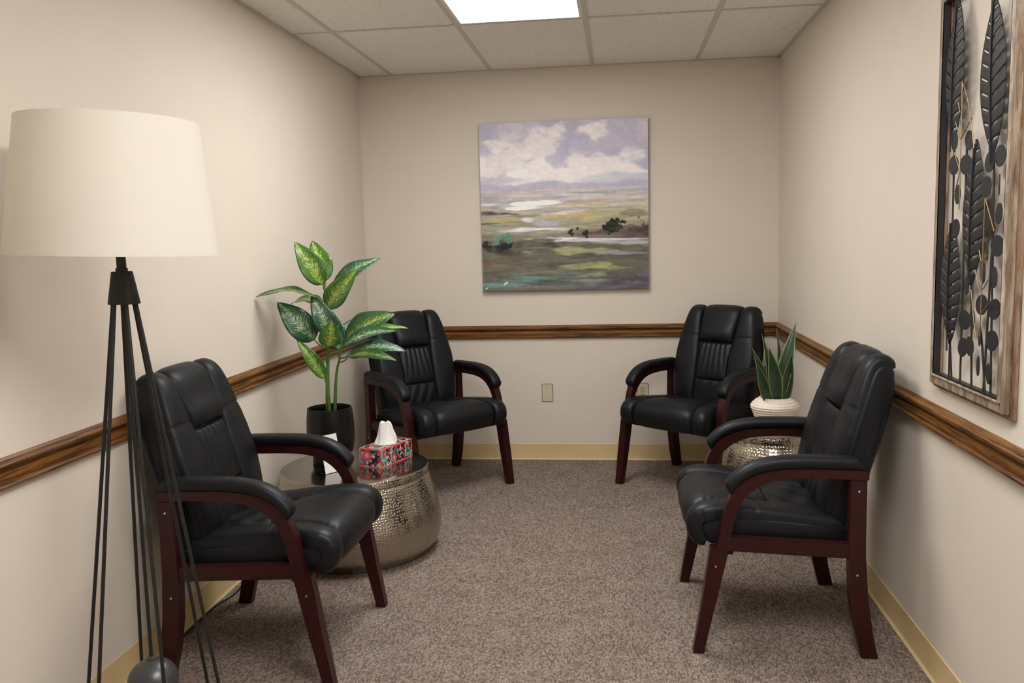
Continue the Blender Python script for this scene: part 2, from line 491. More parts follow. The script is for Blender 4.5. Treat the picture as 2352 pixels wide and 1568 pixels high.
def ceiling_light(i, j, label, pm=None):
    x0, x1, y0, y1 = xs[i]+tw, xs[i+1]-tw, ys[j+1]+tw, ys[j]-tw
    t = tag(empty('ceiling_light', ((x0+x1)/2, (y0+y1)/2, H)), label, 'light')
    hx, hy, fr = (x1-x0)/2, (y1-y0)/2, .016
    bm = bmesh.new()
    bm_box(bm, (-hx, -hy, -.001), (-hx+fr, hy, .05)); bm_box(bm, (hx-fr, -hy, -.001), (hx, hy, .05))
    bm_box(bm, (-hx+fr, -hy, -.001), (hx-fr, -hy+fr, .05)); bm_box(bm, (-hx+fr, hy-fr, -.001), (hx-fr, hy, .05))
    bm_box(bm, (-hx, -hy, .05), (hx, hy, .09))
    bm_obj('door_frame', bm, M['fixture'], t)
    box('diffuser', (-hx+fr, -hy+fr, .004), (hx-fr, hy-fr, .007), pm or M['panel'], t)
    box('latch', (hx-fr*.8, -.02-.3, -.003), (hx-fr*.3, .0-.3, .0), M['screw'], t)
ceiling_light(2, 1, 'bright rectangular fluorescent ceiling light with white diffuser')
ceiling_light(3, 3, 'cooler white fluorescent ceiling light overhead on the right, nearer the camera', M['added_panel'])  # added out of view to light the lamp shade from the right

# ------------------------------------------------------------------ guest chairs
def off2(poly, d):
    """inset a closed (y,z) polygon by d"""
    P = np.array(poly); c = P.mean(0); n = len(P); out = []
    for i in range(n):
        t = P[(i+1) % n]-P[i-1]; t /= np.linalg.norm(t)+1e-9
        nn = np.array([t[1], -t[0]])
        if np.dot(nn, P[i]-c) < 0: nn = -nn
        out.append(P[i]-nn*d)
    return np.array(out)

def loft_profile(name, poly, hw, mat, parent, inset=.014):
    cols = [(-1, inset), (-.992, inset*.45), (-.975, inset*.12), (-.94, 0), (-.5, -.001), (0, -.001), (.5, -.001), (.94, 0), (.975, inset*.12), (.992, inset*.45), (1, inset)]
    V, F = [], []; n = len(poly)
    for t, d in cols:
        for (yy, zz), (y0, z0) in zip(off2(poly, d), poly): V.append((t*hw(z0), yy, zz))
    for c in range(len(cols)-1):
        for i in range(n): F.append((c*n+i, c*n+(i+1) % n, (c+1)*n+(i+1) % n, (c+1)*n+i))
    F.append(tuple(range(n))); F.append(tuple((len(cols)-1)*n+i for i in range(n)))
    return mesh_obj(name, V, F, mat, parent, angle=60)

def he(u, p=3.0, q=.5): return max(0.0, 1-abs(2*u-1)**p)**q

class Path:
    def __init__(s, pts, n=240):
        s.P = cat(pts, n); s.T = np.gradient(s.P, axis=0); s.T /= np.linalg.norm(s.T, axis=1)[:, None]
        s.n = n
    def at(s, t):
        k = min(max(t, 0), 1)*(s.n-1); i = min(int(k), s.n-2); f = k-i
        p = s.P[i]*(1-f)+s.P[i+1]*f; tt = s.T[i]*(1-f)+s.T[i+1]*f
        return p, np.array([tt[1], -tt[0]])
    def t_of(s, axis, val, lo=0, hi=1):
        a, b = int(lo*(s.n-1)), int(hi*(s.n-1))+1
        return (a+int(np.argmin(abs(s.P[a:b, axis]-val))))/(s.n-1)

def panel(name, path, t0, t1, xl, xr, puff, mat, parent, nu=22, nv=36, extra=None, pu=3.0, pv=6.0, skirt=.02):
    V, F = [], []
    for i in range(-1, nv+2):
        v = min(max(i/nv, 0), 1); t = t0+(t1-t0)*v
        p, nn = path.at(t)
        for j in range(-1, nu+2):
            u = min(max(j/nu, 0), 1)
            edge = i in (-1, nv+1) or j in (-1, nu+1)
            h = -skirt if edge else puff*he(u, pu)*he(v, pv)
            if extra and not edge: h += extra(u, v, t)
            q = p+nn*h
            x = xl(t)+(xr(t)-xl(t))*u
            V.append((x, q[0], q[1]))
    w = nu+3
    for i in range(nv+2):
        for j in range(w-1): F.append((i*w+j, i*w+j+1, (i+1)*w+j+1, (i+1)*w+j))
    return mesh_obj(name, V, F, mat, parent, angle=70)

Y0 = .27      # chair origin lies this far in front of the rear feet
def sh(poly): return [(a-Y0, b) for a, b in poly]

def make_chair():
    t = empty('guest_chair')
    lm, wm = M['leather'], M['mahogany']
    itp = lambda xs_, ys_: (lambda v: float(np.interp(v, xs_, ys_)))
    # ---- backrest
    front = sh([(.128, .42), (.120, .50), (.104, .58), (.084, .66), (.056, .75), (.026, .84), (.002, .905), (-.018, .938), (-.045, .953), (-.072, .947), (-.088, .925)])
    bp = Path(front)
    hwz = itp([.36, .45, .60, .72, .85, .95], [.225, .235, .257, .256, .238, .216])
    core_front = [tuple(bp.at(k/26)[0]-bp.at(k/26)[1]*.010) for k in range(27)]
    rear = sh([(-.080, .87), (-.062, .79), (-.036, .70), (-.010, .62), (.006, .55), (.000, .47), (.004, .40), (.02, .352), (.07, .345), (.115, .37)])
    br = loft_profile('backrest', core_front+rear, hwz, lm, t)
    bhw = lambda tt: hwz(bp.at(tt)[0][1])
    cz = itp([.42, .58, .70, .80, .95], [.105, .098, .100, .110, .124])
    bc = lambda tt: cz(bp.at(tt)[0][1])
    tz = lambda z: bp.t_of(1, z, 0, .8)
    tseam = tz(.80)
    def seam(u, v, tt):
        d = (tt-tseam)*.62
        return -.0045*math.exp(-(d/.004)**2)-.003*math.exp(-((d+.011)/.003)**2)
    for s in (-1, 1):
        a, b_ = (lambda tt: -bhw(tt)*.985, lambda tt: -bc(tt)-.002) if s < 0 else (lambda tt: bc(tt)+.002, lambda tt: bhw(tt)*.985)
        panel('side_bolster', bp, .03, .985, a, b_, .021, lm, br, 20, 90, seam, 2.6, 12)
    def hr(u, v, tt): return .010*math.exp(-((v-.18)/.16)**2)*he(u, 4)
    panel('headrest_pad', bp, tz(.772), .985, lambda tt: -bc(tt), bc, .024, lm, br, 24, 44, hr, 4, 7)
    def pleat(u, v, tt):
        env = he(u, 5)*max(0, 1-abs(v-.75)*1.45)
        return .0036*math.sin(u*36+4*(v-.5)*(u-.5)*4)*env*min(1, (1-v)*9) - .006*(1-v)*he(u, 3)*(v > .9)
    panel('lumbar_pad', bp, tz(.565), tz(.769), lambda tt: -bc(tt), bc, .011, lm, br, 60, 36, pleat, 5, 5)
    panel('lower_tuck', bp, 0, tz(.562), lambda tt: -bc(tt), bc, .009, lm, br, 40, 20,
          lambda u, v, tt: .003*math.sin(u*21+v*7)*he(u)*he(v), 4, 3)
    # ---- seat
    sp = Path(sh([(.512, .350), (.540, .364), (.556, .394), (.557, .430), (.540, .455), (.505, .467), (.44, .470), (.36, .462), (.26, .450), (.16, .438), (.075, .428)]))
    base = sh([(.06, .345), (.30, .352), (.50, .354), (.530, .376), (.535, .415), (.518, .440), (.47, .450), (.36, .447), (.20, .432), (.06, .415)])
    sb = loft_profile('seat', base, lambda z: .268, lm, t, .010)
    f_of = lambda tt: sp.at(tt)[0][0]+Y0
    shw = lambda tt: float(np.interp(f_of(tt), [.07, .3, .46, .50, .56], [.255, .266, .270, .278, .278])) if tt > .25 else .276
    sc_ = lambda tt: float(np.interp(tt, [0, .2, .45, .7, 1], [.195, .190, .165, .140, .130]))
    tmid = sp.t_of(0, .30-Y0, .4, 1); tb = sp.t_of(0, .355-Y0, .4, 1)
    def crk(u, tt):
        if tt > .5: return 0
        e = math.exp(-min(u, 1-u)*26)
        return .0028*e*math.sin(tt*150)*math.exp(-((tt-.24)/.14)**2)
    def sseam(u, v, tt):
        d = (tt-tb)*.62
        return -.004*math.exp(-(d/.004)**2)-.003*math.exp(-((d+.011)/.003)**2)
    for s in (-1, 1):
        a, b_ = (lambda tt: -shw(tt), lambda tt: -sc_(tt)-.001) if s < 0 else (lambda tt: sc_(tt)+.001, shw)
        panel('seat_bolster', sp, .02, .99, a, b_, .024, lm, sb, 20, 80, lambda u, v, tt: sseam(u, v, tt)+crk(u, tt), 2.6, 9, .028)
    panel('seat_front_pad', sp, .02, tmid, lambda tt: -sc_(tt), sc_, .027, lm, sb, 30, 60, lambda u, v, tt: crk(u, tt), 4, 6, .028)
    def tuck(u, v, tt):
        w = math.sin(u*11+v*9)*.004+math.sin((u-.5)*22*(1.3-v))*.005*math.exp(-v*3)+.004*math.sin(v*14-u*6)
        return w*he(u, 3)*he(v, 3)
    panel('seat_rear_pad', sp, tmid+.004, .99, lambda tt: -sc_(tt), sc_, .018, lm, sb, 36, 30, tuck, 3.5, 3, .028)
    # ---- timber frame
    outer = cat([(.492, .345), (.480, .40), (.470, .46), (.455, .512), (.428, .560), (.390, .592), (.340, .612), (.28, .622), (.20, .6245), (.10, .623), (.018, .620)], 40)
    inner = cat([(.018, .590), (.10, .593), (.20, .595), (.28, .590), (.335, .576), (.375, .552), (.405, .52), (.425, .48), (.437, .43), (.446, .38), (.452, .345)], 40)
    armpoly = sh(list(map(tuple, outer))+list(map(tuple, inner)))
    rearleg = sh([(.024, .592), (.076, .592), (.077, .34), (.070, .20), (.052, .09), (.030, 0), (-.022, 0), (-.002, .09), (.014, .20), (.024, .34)])
    frontleg = sh([(.508, .362), (.535, .18), (.564, 0), (.530, 0), (.490, .18), (.448, .362)])
    rail = sh([(.462, .350), (.462, .398), (.06, .380), (.06, .331)])
    for s in (-1, 1):
        x = .30*s
        prism('arm', armpoly, x-.019, x+.019, wm, t, .003)
        # padded armrest swept along the arm's top
        k0 = int(len(outer)*.30)
        path = outer[k0:-1]; m = 46
        path = cat(path[::2], m)
        tn = np.gradient(path, axis=0); tn /= np.linalg.norm(tn, axis=1)[:, None]
        V, F = [], []; sg = 18
        for i in range(m):
            q = i/(m-1); e = min(q, 1-q)
            tap = (1-(1-min(1, e/.055))**2)**.5 if e < .055 else 1
            tap = max(tap, .25)
            nn = np.array([-tn[i][1], tn[i][0]])
            if nn[1] < 0 and q > .5: nn = -nn
            if np.dot(nn, np.array([.3, 1])) < 0: nn = -nn
            wdt, hgt = .031*(.6+.4*tap)*(1.0 if q < .8 else 1.0), .041*tap*(1.08-.22*max(0, (.25-q)/.25))
            for k in range(sg):
                a = 2*math.pi*k/sg
                cx, cy = math.cos(a), math.sin(a)
                cx = math.copysign(abs(cx)**.75, cx); cy = math.copysign(abs(cy)**.75, cy)
                hh = (cy+1)/2*hgt-.002
                p = path[i]+nn*hh
                V.append((x+cx*wdt, p[0]-Y0, p[1]))
        for i in range(m-1):
            for k in range(sg): F.append((i*sg+k, i*sg+(k+1) % sg, (i+1)*sg+(k+1) % sg, (i+1)*sg+k))
        F.append(tuple(range(sg))); F.append(tuple((m-1)*sg+k for k in range(sg)))
        mesh_obj('arm_pad', V, F, lm, t, angle=60)
        fl = prism('leg', frontleg, x-.022, x+.022, wm, t, .004)
        rl = prism('leg', rearleg, x-.020, x+.020, wm, t, .004)
        prism('seat_rail', rail, x-.016, x+.016, wm, t, .003)
        xo = x+.0205*s
        for (f_, z_), par, d in (((.492, .30), fl, .0025), ((.050, .28), rl, .0005), ((.050, .555), rl, .0005)):
            bm = bmesh.new()
            bmesh.ops.create_cone(bm, cap_ends=True, segments=12, radius1=.0042, radius2=.0034, depth=.004,
                                  matrix=Matrix.Translation((xo+d*s, f_-Y0, z_)) @ Matrix.Rotation(math.pi/2*s, 4, 'Y'))
            bm_obj('bolt', bm, M['bolt'], par, smooth=True)
    box('front_rail', (-.28, .43-Y0, .325), (.28, .455-Y0, .365), wm, t, .003)
    box('rear_rail', (-.28, .04-Y0, .335), (.28, .065-Y0, .385), wm, t, .003)
    return t

chair = make_chair()
spots = [((.388, -2.524), -math.pi/2, 'black leather guest chair with mahogany arms standing behind the tripod floor lamp'),
         ((.540, -.567), math.radians(225), 'black leather guest chair in the far corner behind the leafy plant and tissue box'),
         ((1.974, -.507), math.radians(140.5), 'black leather guest chair angled in the far corner in front of the wall outlet'),
         ((2.096, -2.210), math.pi/2, 'black leather guest chair with mahogany arms below the metal leaf wall art')]
for k, (p, rz, lab) in enumerate(spots):
    o = chair if k == 0 else copy_tree(chair)
    o.location = (p[0], p[1], 0); o.rotation_euler = (0, 0, rz)
    tag(o, lab, 'chair', 'matching guest chairs')

# ------------------------------------------------------------------ hammered metal drum tables
def drum(name, loc, rt, rb, rf, h, mat, label):
    t = tag(empty(name, (loc[0], loc[1], 0)), label, 'table', 'hammered metal drum tables')
    body = cat([(rf, .0), (rf*1.04, .012), (rb*.965, .055), (rb, .125), (rb*.985, .19), (rb*.93, h-.12), (rt*1.02, h-.05), (rt*1.0, h-.036)], 60)
    lathe('drum_body', [tuple(p) for p in body], mat, t, 128)
    lathe('rim_band', [(rt*1.0, h-.036), (rt*1.012, h-.034), (rt*1.012, h-.004), (rt*1.006, h-.001)], mat, t, 128)
    lathe('table_top', [(rt*1.008, h-.0035), (rt*1.006, h-.0008), (rt*.99, h), (rt*.5, h), (.0001, h)], M['nickel_top'], t, 128, angle=20)
    lathe('base_ring', [(rf-.01, 0), (rf-.002, 0), (rf, .004)], M['black_metal'], t, 96)
    return t
HL, HR = .385, .50
drum('drum_table', (.388, -1.620), .322, .378, .315, HL, M['ham_big'], 'wide low hammered metal drum table holding the tissue box')
drum('drum_table', (2.262, -1.360), .195, .243, .185, HR, M['ham_small'], 'small hammered metal drum table under the white snake plant pot')

# ------------------------------------------------------------------ plants
def leaf_mesh(name, B, T, width, mat, parent, bend=.10, fold=.25, face=(.35, -.9, .25), shape='oval', wave=.0, twist=0.0, seed=0, nl=18, nw=8):
    rnd = random.Random(seed)
    B, T = Vector(B), Vector(T)
    ax = T-B; L = ax.length; ax.normalize()
    n = Vector(face); n = (n-ax*n.dot(ax)).normalized()
    side = ax.cross(n).normalized()
    V, F, U = [], [], []
    ph = rnd.random()*6
    for i in range(nl+1):
        t = i/nl
        if shape == 'oval': w = math.sin(math.pi*min(1, t**.78))**.72*(1-.25*t)
        else: w = (.30+.70*math.sin(math.pi*min(1, .02+t*.98))**.8)*(1-t**3)**.75
        w = max(w, 0)*width/2*(1.12 if shape == 'oval' else 1)
        c = B+ax*(L*t)+n*(bend*L*math.sin(math.pi*t)*.6 - bend*L*t*t*.5)
        tw = twist*t
        s2 = side*math.cos(tw)+n*math.sin(tw); n2 = n*math.cos(tw)-side*math.sin(tw)
        for j in range(nw+1):
            u = j/nw*2-1
            lift = abs(u)**1.4*w*fold + wave*width*math.sin(t*13+ph+u)*abs(u)**2
            V.append(c+s2*(u*w)+n2*lift); U.append(((u+1)/2, t))
    for i in range(nl):
        for j in range(nw): a = i*(nw+1)+j; F.append((a, a+1, a+nw+2, a+nw+1))
    o = mesh_obj(name, V, F, mat, parent, uvs=U)
    md = o.modifiers.new('thickness', 'SOLIDIFY'); md.thickness = .0011; md.offset = 0
    return o

LEAVES = [  # base, tip, width, material, bend, fold, face   (relative to the plant's base)
 ((0.002,-0.010,0.808),(-0.103,-0.050,1.001),0.107,'leaf_lime',.10,.22,(.3,-.9,.25)),
 ((0.001,0.030,0.821),(-0.070,0.080,1.007),0.105,'leaf_lime',.10,.2,(.45,-.85,.1)),
 ((0.017,-0.020,0.707),(0.172,-0.060,0.873),0.099,'leaf_lime',.12,.2,(.3,-.9,.25)),
 ((0.036,0.030,0.760),(0.225,0.100,0.934),0.092,'leaf_blue',.25,.15,(-.1,-.75,.6)),
 ((-0.010,-0.010,0.735),(-0.246,-0.150,0.792),0.098,'leaf_dark',.20,.15,(.15,-.15,.97)),
 ((-0.020,0.040,0.715),(-0.190,0.080,0.733),0.080,'leaf_lime',.2,.2,(.1,-.35,.95)),
 ((-0.042,-0.030,0.562),(-0.186,-0.080,0.739),0.125,'leaf_blue',.14,.2,(.1,-.85,.45)),
 ((0.042,-0.040,0.579),(-0.038,-0.050,0.763),0.100,'leaf_blue',.14,.2,(.4,-.85,.2)),
 ((0.043,-0.090,0.539),(0.076,-0.130,0.656),0.098,'leaf_lime',.10,.25,(.35,-.9,.2)),
 ((0.088,0.020,0.560),(0.308,0.030,0.680),0.120,'leaf_dark',.18,.18,(.0,-.85,.5)),
 ((0.092,-0.050,0.533),(0.345,-0.120,0.623),0.085,'leaf_blue',.16,.18,(.0,-.62,.75)),
 ((0.159,0.060,0.580),(0.355,0.100,0.606),0.060,'leaf_lime',.12,.2,(.0,-.5,.85)),
 ((0.111,0.000,0.500),(0.365,-0.020,0.525),0.085,'leaf_blue',.20,.15,(.1,-.6,.8)),
 ((0.118,-0.050,0.490),(0.345,-0.100,0.489),0.070,'leaf_dark',.16,.15,(.1,-.55,.8)),
 ((0.000,-0.040,0.389),(-0.100,-0.090,0.574),0.064,'leaf_lime',.12,.3,(.5,-.8,.1)),
 ((0.049,0.030,0.508),(0.015,0.060,0.679),0.086,'leaf_blue',.1,.2,(.3,-.9,.2)),
 ((0.060,0.050,0.529),(0.085,0.100,0.640),0.080,'leaf_blue',.1,.2,(.3,-.9,.3)),
]
def leafy_plant():
    ox, oy = .262, -1.560
    t = tag(empty('potted_dieffenbachia', (ox, oy, HL+.0015)), 'tall leafy green potted plant in a black planter on the wide drum table', 'plant')
    pl = lathe('planter', [tuple(p) for p in cat([(.078, .040), (.095, .046), (.104, .085), (.107, .14), (.105, .20), (.1, .25)], 26)]+[(.096, .252)]+
               [tuple(p) for p in cat([(.094, .248), (.099, .19), (.1, .14), (.0001, .135)], 12)], M['black_pot'], t, 64)
    lathe('pedestal', [(.0001, 0), (.084, 0), (.086, .004), (.084, .030), (.074, .040), (.074, .046)], M['black_pot'], pl, 48)
    lathe('soil', [(.097, .150), (.05, .156), (.0001, .158)], M['soil'], t, 40)
    s1 = [(-.009, 0, .150), (-.006, 0, .30), (-.001, 0, .40), (.010, -.005, .53), (.014, 0, .66), (.006, 0, .80), (.002, 0, .83)]
    s2 = [(.018, .0, .150), (.027, .008, .30), (.036, .018, .41), (.052, .02, .475), (.055, .02, .52)]
    s3 = [(.004, -.012, .150), (.006, -.02, .28), (.004, -.028, .39), (.022, -.04, .50)]
    tube('stem', s1, [.0105, .0095, .007, .005, .004], M['stem'], t, 10, 36)
    tube('stem', s2, [.0085, .008, .006, .005], M['stem'], t, 10, 26)
    tube('stem', s3, [.009, .008, .006, .0045], M['stem'], t, 10, 26)
    allp = [Vector(p) for s in (s1, s2, s3) for p in cat(s, 40)]
    for k, (B, T_, w, m, bd, fo, fc) in enumerate(LEAVES):
        lf = leaf_mesh('leaf', B, T_, w, M[m], t, bd, fo, fc, 'oval', .035, .12*((k % 3)-1), k)
        b = Vector(B)
        c = min(allp, key=lambda p: (p-b).length + (0 if p.z < b.z-.02 else .4)+abs(b.z-.06-p.z)*.5)
        mid = c.lerp(b, .55)+Vector((0, 0, -.008))
        if (c-b).length > .008:
            e = b+(Vector(T_)-b)*.05
            tube('petiole', [tuple(c), tuple(mid), tuple(b), tuple(e)], [.0042, .0036, .003, .002], M['stem'], lf, 8, 12)
leafy_plant()

SNAKE = [
 ((-0.037,-0.010,0.120),(-0.100,-0.050,0.369),0.050,.10,(.3,-.9,.2)),
 ((-0.040,-0.035,0.120),(-0.094,-0.090,0.313),0.050,.08,(.2,-.9,-.1)),
 ((0.002,-0.040,0.115),(-0.037,-0.070,0.376),0.070,.05,(.3,-.95,0)),
 ((0.020,-0.000,0.115),(0.089,0.020,0.479),0.070,.08,(-.25,-.75,.6)),
 ((-0.012,0.030,0.115),(-0.043,0.065,0.424),0.040,.06,(.5,-.8,0)),
 ((0.022,0.035,0.115),(0.021,0.065,0.446),0.028,.04,(.5,-.8,0)),
 ((0.044,-0.020,0.115),(0.060,-0.045,0.347),0.054,-.10,(.1,-.95,-.1)),
 ((0.048,0.020,0.115),(0.080,0.045,0.215),0.030,.06,(.3,-.9,0)),
 ((-0.032,-0.042,0.115),(-0.024,-0.058,0.188),0.020,.06,(.3,-.9,0)),
]
def snake_plant():
    t = tag(empty('potted_snake_plant', (2.262, -1.360, HR)), 'small snake plant in a ribbed white ceramic pot beside the rear chair', 'plant')
    prof = [(.0001, .0), (.066, 0), (.072, .004)]
    zz = np.linspace(.006, .140, 70)
    for z in zz:
        r = float(np.interp(z, [0, .03, .075, .100, .112, .128, .140], [.072, .080, .096, .1065, .104, .088, .070]))
        r += .0016*math.sin(z*2*math.pi/.0115)
        prof.append((r, z))
    prof += [(.066, .144), (.062, .142), (.062, .118), (.0001, .116)]
    lathe('pot', prof, M['ceramic'], t, 72, angle=60)
    lathe('soil', [(.062, .121), (.03, .124), (.0001, .125)], M['soil'], t, 32)
    for k, (B, T_, w, bd, fc) in enumerate(SNAKE):
        leaf_mesh('leaf', B, T_, w, M['snake'], t, bd, .35, fc, 'blade', .0, .0, k, 20, 6)
snake_plant()

# ------------------------------------------------------------------ painted colour grids (canvas print and tissue box)
def vnoise(u, v, su, sv, seed, oct=4):
    rng = np.random.RandomState(seed); out = np.zeros_like(u); amp = 1; tot = 0
    for k in range(oct):
        nx, ny = int(su*2**k)+3, int(sv*2**k)+3
        g = rng.rand(ny, nx)
        x, y_ = u*(su*2**k), v*(sv*2**k)
        i, j = np.clip(x.astype(int), 0, nx-2), np.clip(y_.astype(int), 0, ny-2); fx, fy = x-i, y_-j
        fx, fy = fx*fx*(3-2*fx), fy*fy*(3-2*fy)
        out += amp*((g[j, i]*(1-fx)+g[j, i+1]*fx)*(1-fy)+(g[j+1, i]*(1-fx)+g[j+1, i+1]*fx)*fy)
        tot += amp; amp *= .5
    return out/tot

def srgb_lin(a):
    a = np.asarray(a)/255.0
    return np.where(a <= .04045, a/12.92, ((a+.055)/1.055)**2.4)

def colour_grid(name, origin, du, dv, img, mat, parent):
    """flat sheet from origin along du (image u) and dv (image v down) carrying per-vertex colours"""
    h, w = img.shape[:2]
    o_, a, b = np.array(origin), np.array(du), np.array(dv)
    jj, ii = np.meshgrid(np.arange(w), np.arange(h))
    V = o_+(jj/(w-1))[..., None]*a+(ii/(h-1))[..., None]*b
    idx = np.arange(w*h).reshape(h, w)
    Fq = np.stack([idx[:-1, :-1], idx[1:, :-1], idx[1:, 1:], idx[:-1, 1:]], -1).reshape(-1, 4)
    me = bpy.data.meshes.new(name); me.from_pydata(V.reshape(-1, 3).tolist(), [], Fq.tolist())
    ca = me.color_attributes.new('Col', 'FLOAT_COLOR', 'POINT')
    rgba = np.ones((w*h, 4), np.float32); rgba[:, :3] = srgb_lin(img.reshape(-1, 3))
    ca.data.foreach_set('color', rgba.ravel())
    me.materials.append(mat)
    return link(bpy.data.objects.new(name, me), parent)

def paint_landscape(n=380):
    v, u = np.meshgrid(np.linspace(0, 1, n), np.linspace(0, 1, n), indexing='ij')
    wu = u+.05*(vnoise(u, v, 9, 9, 1)-.5); wv = v+.03*(vnoise(u, v, 7, 12, 2)-.5)
    img = np.zeros((n, n, 3)); img[:] = (172, 168, 190)
    def over(col, m): img[:] = img*(1-m[..., None])+np.array(col)*m[..., None]
    def st(x, a, b): return np.clip((x-a)/(b-a), 0, 1)
    def blob(cx, cy, rx, ry, col, a=1, soft=.35, rag=.35, seed=3, ang=0):
        x, y_ = (u-cx), (v-cy)
        x, y_ = x*math.cos(ang)+y_*math.sin(ang), -x*math.sin(ang)+y_*math.cos(ang)
        d = np.sqrt((x/rx)**2+(y_/ry)**2)+rag*4.2*(vnoise(u, v, min(26, 5+.6/rx), min(70, 7+.7/ry), seed, 4)-.5)
        over(col, a*st(1-d, 0, soft))
    over((190, 180, 192), .7*st(vnoise(u, v, 5, 5, 5), .45, .62)); over((158, 156, 180), .7*st(vnoise(u, v, 4, 5, 6), .52, .66))
    # cloud masses
    cl = vnoise(wu, wv, 6, 7, 8)
    for c in [(.20, .20, .16, .10), (.12, .14, .09, .06), (.36, .18, .11, .13), (.30, .27, .30, .10), (.62, .27, .26, .09), (.88, .24, .16, .08), (.70, .06, .09, .05),
              (.47, .07, .06, .06), (.90, .30, .2, .05), (.06, .26, .1, .08), (.5, .31, .3, .05)]:
        blob(*c, (214, 207, 208), .85, .5, .5, int(c[0]*90)+11)
    blob(.23, .30, .07, .035, (226, 221, 220), .9, .4, .4, 31, -.4); blob(.33, .245, .10, .05, (222, 216, 216), .8, .5, .5, 33, .2)
    blob(.46, .22, .07, .05, (168, 166, 188), .8, .5, .5, 35); blob(.60, .13, .10, .06, (164, 161, 186), .8, .5, .5, 36, .5); blob(.80, .19, .09, .04, (160, 158, 184), .8, .4, .4, 37, .3)
    blob(.10, .34, .16, .03, (176, 170, 184), .7, .5, .4, 38); blob(.82, .345, .25, .03, (180, 188, 194), .8, .5, .3, 39)
    # far hills
    ridge = .372-.022*np.exp(-((u-.42)/.07)**2)-.014*np.exp(-((u-.30)/.06)**2)-.012*np.exp(-((u-.04)/.06)**2)-.008*np.exp(-((u-.62)/.12)**2)
    over((163, 160, 178), .85*st(v, ridge-.004, ridge+.006)*st(.404-v, -.004, .004))
    # flats below the horizon
    g = st(v, .396, .402)
    keys = [(.40, (182, 172, 176)), (.45, (168, 162, 168)), (.50, (176, 168, 160)), (.56, (150, 144, 124)), (.62, (140, 132, 112)), (.70, (104, 98, 84)), (.80, (86, 84, 74)), (.90, (92, 90, 76)), (1.0, (88, 92, 90))]
    kv = [k[0] for k in keys]
    flat = np.stack([np.interp(v, kv, [k[1][c] for k in keys]) for c in range(3)], -1)
    stx = vnoise(u, v, 3, 46, 12, 4); sty = vnoise(u, v, 5, 60, 13, 4)
    flat = flat+(stx-.5)[..., None]*np.array([48, 46, 42])+(sty-.5)[..., None]*np.array([26, 30, 22])
    img[:] = img*(1-g[..., None])+flat*g[..., None]
    B = lambda cx, cy, rx, ry, col, a=.9, seed=1, soft=.5, rag=.5: blob(cx, cy, rx, ry, col, a, soft, rag, seed)
    B(.70, .425, .35, .012, (128, 146, 146), .8, 50); B(.95, .41, .3, .006, (140, 138, 160), .7, 51); B(.2, .43, .3, .01, (196, 182, 180), .7, 52)
    B(.18, .465, .25, .008, (150, 150, 168), .8, 53); B(.75, .455, .3, .014, (190, 178, 162), .8, 54); B(.08, .495, .12, .012, (132, 146, 134), .8, 55)
    B(.33, .48, .16, .018, (226, 222, 220), 1, 56, .3, .3); B(.25, .505, .14, .014, (222, 220, 222), .9, 57, .3, .3); B(.02, .478, .12, .006, (206, 204, 212), .9, 58)
    B(.72, .50, .26, .020, (170, 160, 104), .9, 59); B(.80, .52, .2, .010, (138, 142, 104), .8, 60); B(.55, .53, .1, .012, (184, 178, 188), .9, 61); B(.48, .545, .14, .01, (202, 198, 206), .8, 62)
    B(.10, .535, .14, .020, (84, 72, 70), .95, 63); B(.25, .55, .12, .012, (124, 122, 96), .8, 64); B(.14, .575, .14, .014, (172, 158, 100), .9, 65); B(.05, .592, .1, .006, (84, 68, 58), .9, 66)
    B(.66, .565, .22, .026, (172, 160, 106), .95, 67); B(.9, .555, .16, .02, (122, 108, 88), .8, 68); B(.38, .60, .13, .018, (152, 154, 168), .9, 69); B(.28, .575, .05, .014, (200, 196, 206), .9, 70)
    B(.33, .635, .2, .012, (190, 188, 198), .9, 71); B(.36, .632, .12, .006, (222, 220, 224), .9, 72); B(.10, .63, .13, .014, (128, 148, 132), .7, 73)
    B(.75, .655, .35, .026, (92, 72, 66), .95, 74); B(.95, .67, .22, .03, (82, 64, 60), .9, 75)
    B(.42, .695, .20, .014, (216, 214, 220), 1, 76, .3, .3); B(.65, .705, .3, .012, (178, 176, 190), .95, 77, .4, .4); B(.9, .725, .2, .012, (152, 150, 162), .9, 78)
    B(.24, .715, .18, .030, (84, 84, 70), .95, 79); B(.42, .728, .06, .018, (62, 64, 54), .9, 80); B(.10, .745, .18, .04, (58, 58, 50), .95, 81); B(.85, .755, .25, .018, (88, 88, 76), .9, 82)
    B(.55, .765, .22, .022, (138, 140, 96), .95, 83); B(.80, .785, .2, .014, (136, 134, 136), .8, 84); B(.18, .82, .25, .022, (92, 74, 62), .9, 85); B(.4, .815, .25, .02, (98, 98, 86), .8, 86)
    B(.62, .865, .22, .022, (132, 138, 92), .95, 87); B(.73, .85, .07, .022, (146, 148, 98), .9, 88); B(.2, .87, .22, .014, (96, 92, 70), .9, 89)
    B(.28, .925, .28, .030, (86, 118, 112), .95, 90); B(.2, .965, .26, .018, (98, 134, 130), .95, 91); B(.6, .945, .2, .012, (118, 124, 126), .8, 92); B(.70, .915, .12, .016, (120, 128, 106), .8, 93)
    B(.88, .945, .22, .05, (72, 66, 76), .95, 94); B(.8, .99, .3, .016, (84, 76, 96), .8, 95); B(.92, .90, .14, .03, (92, 86, 82), .8, 96)
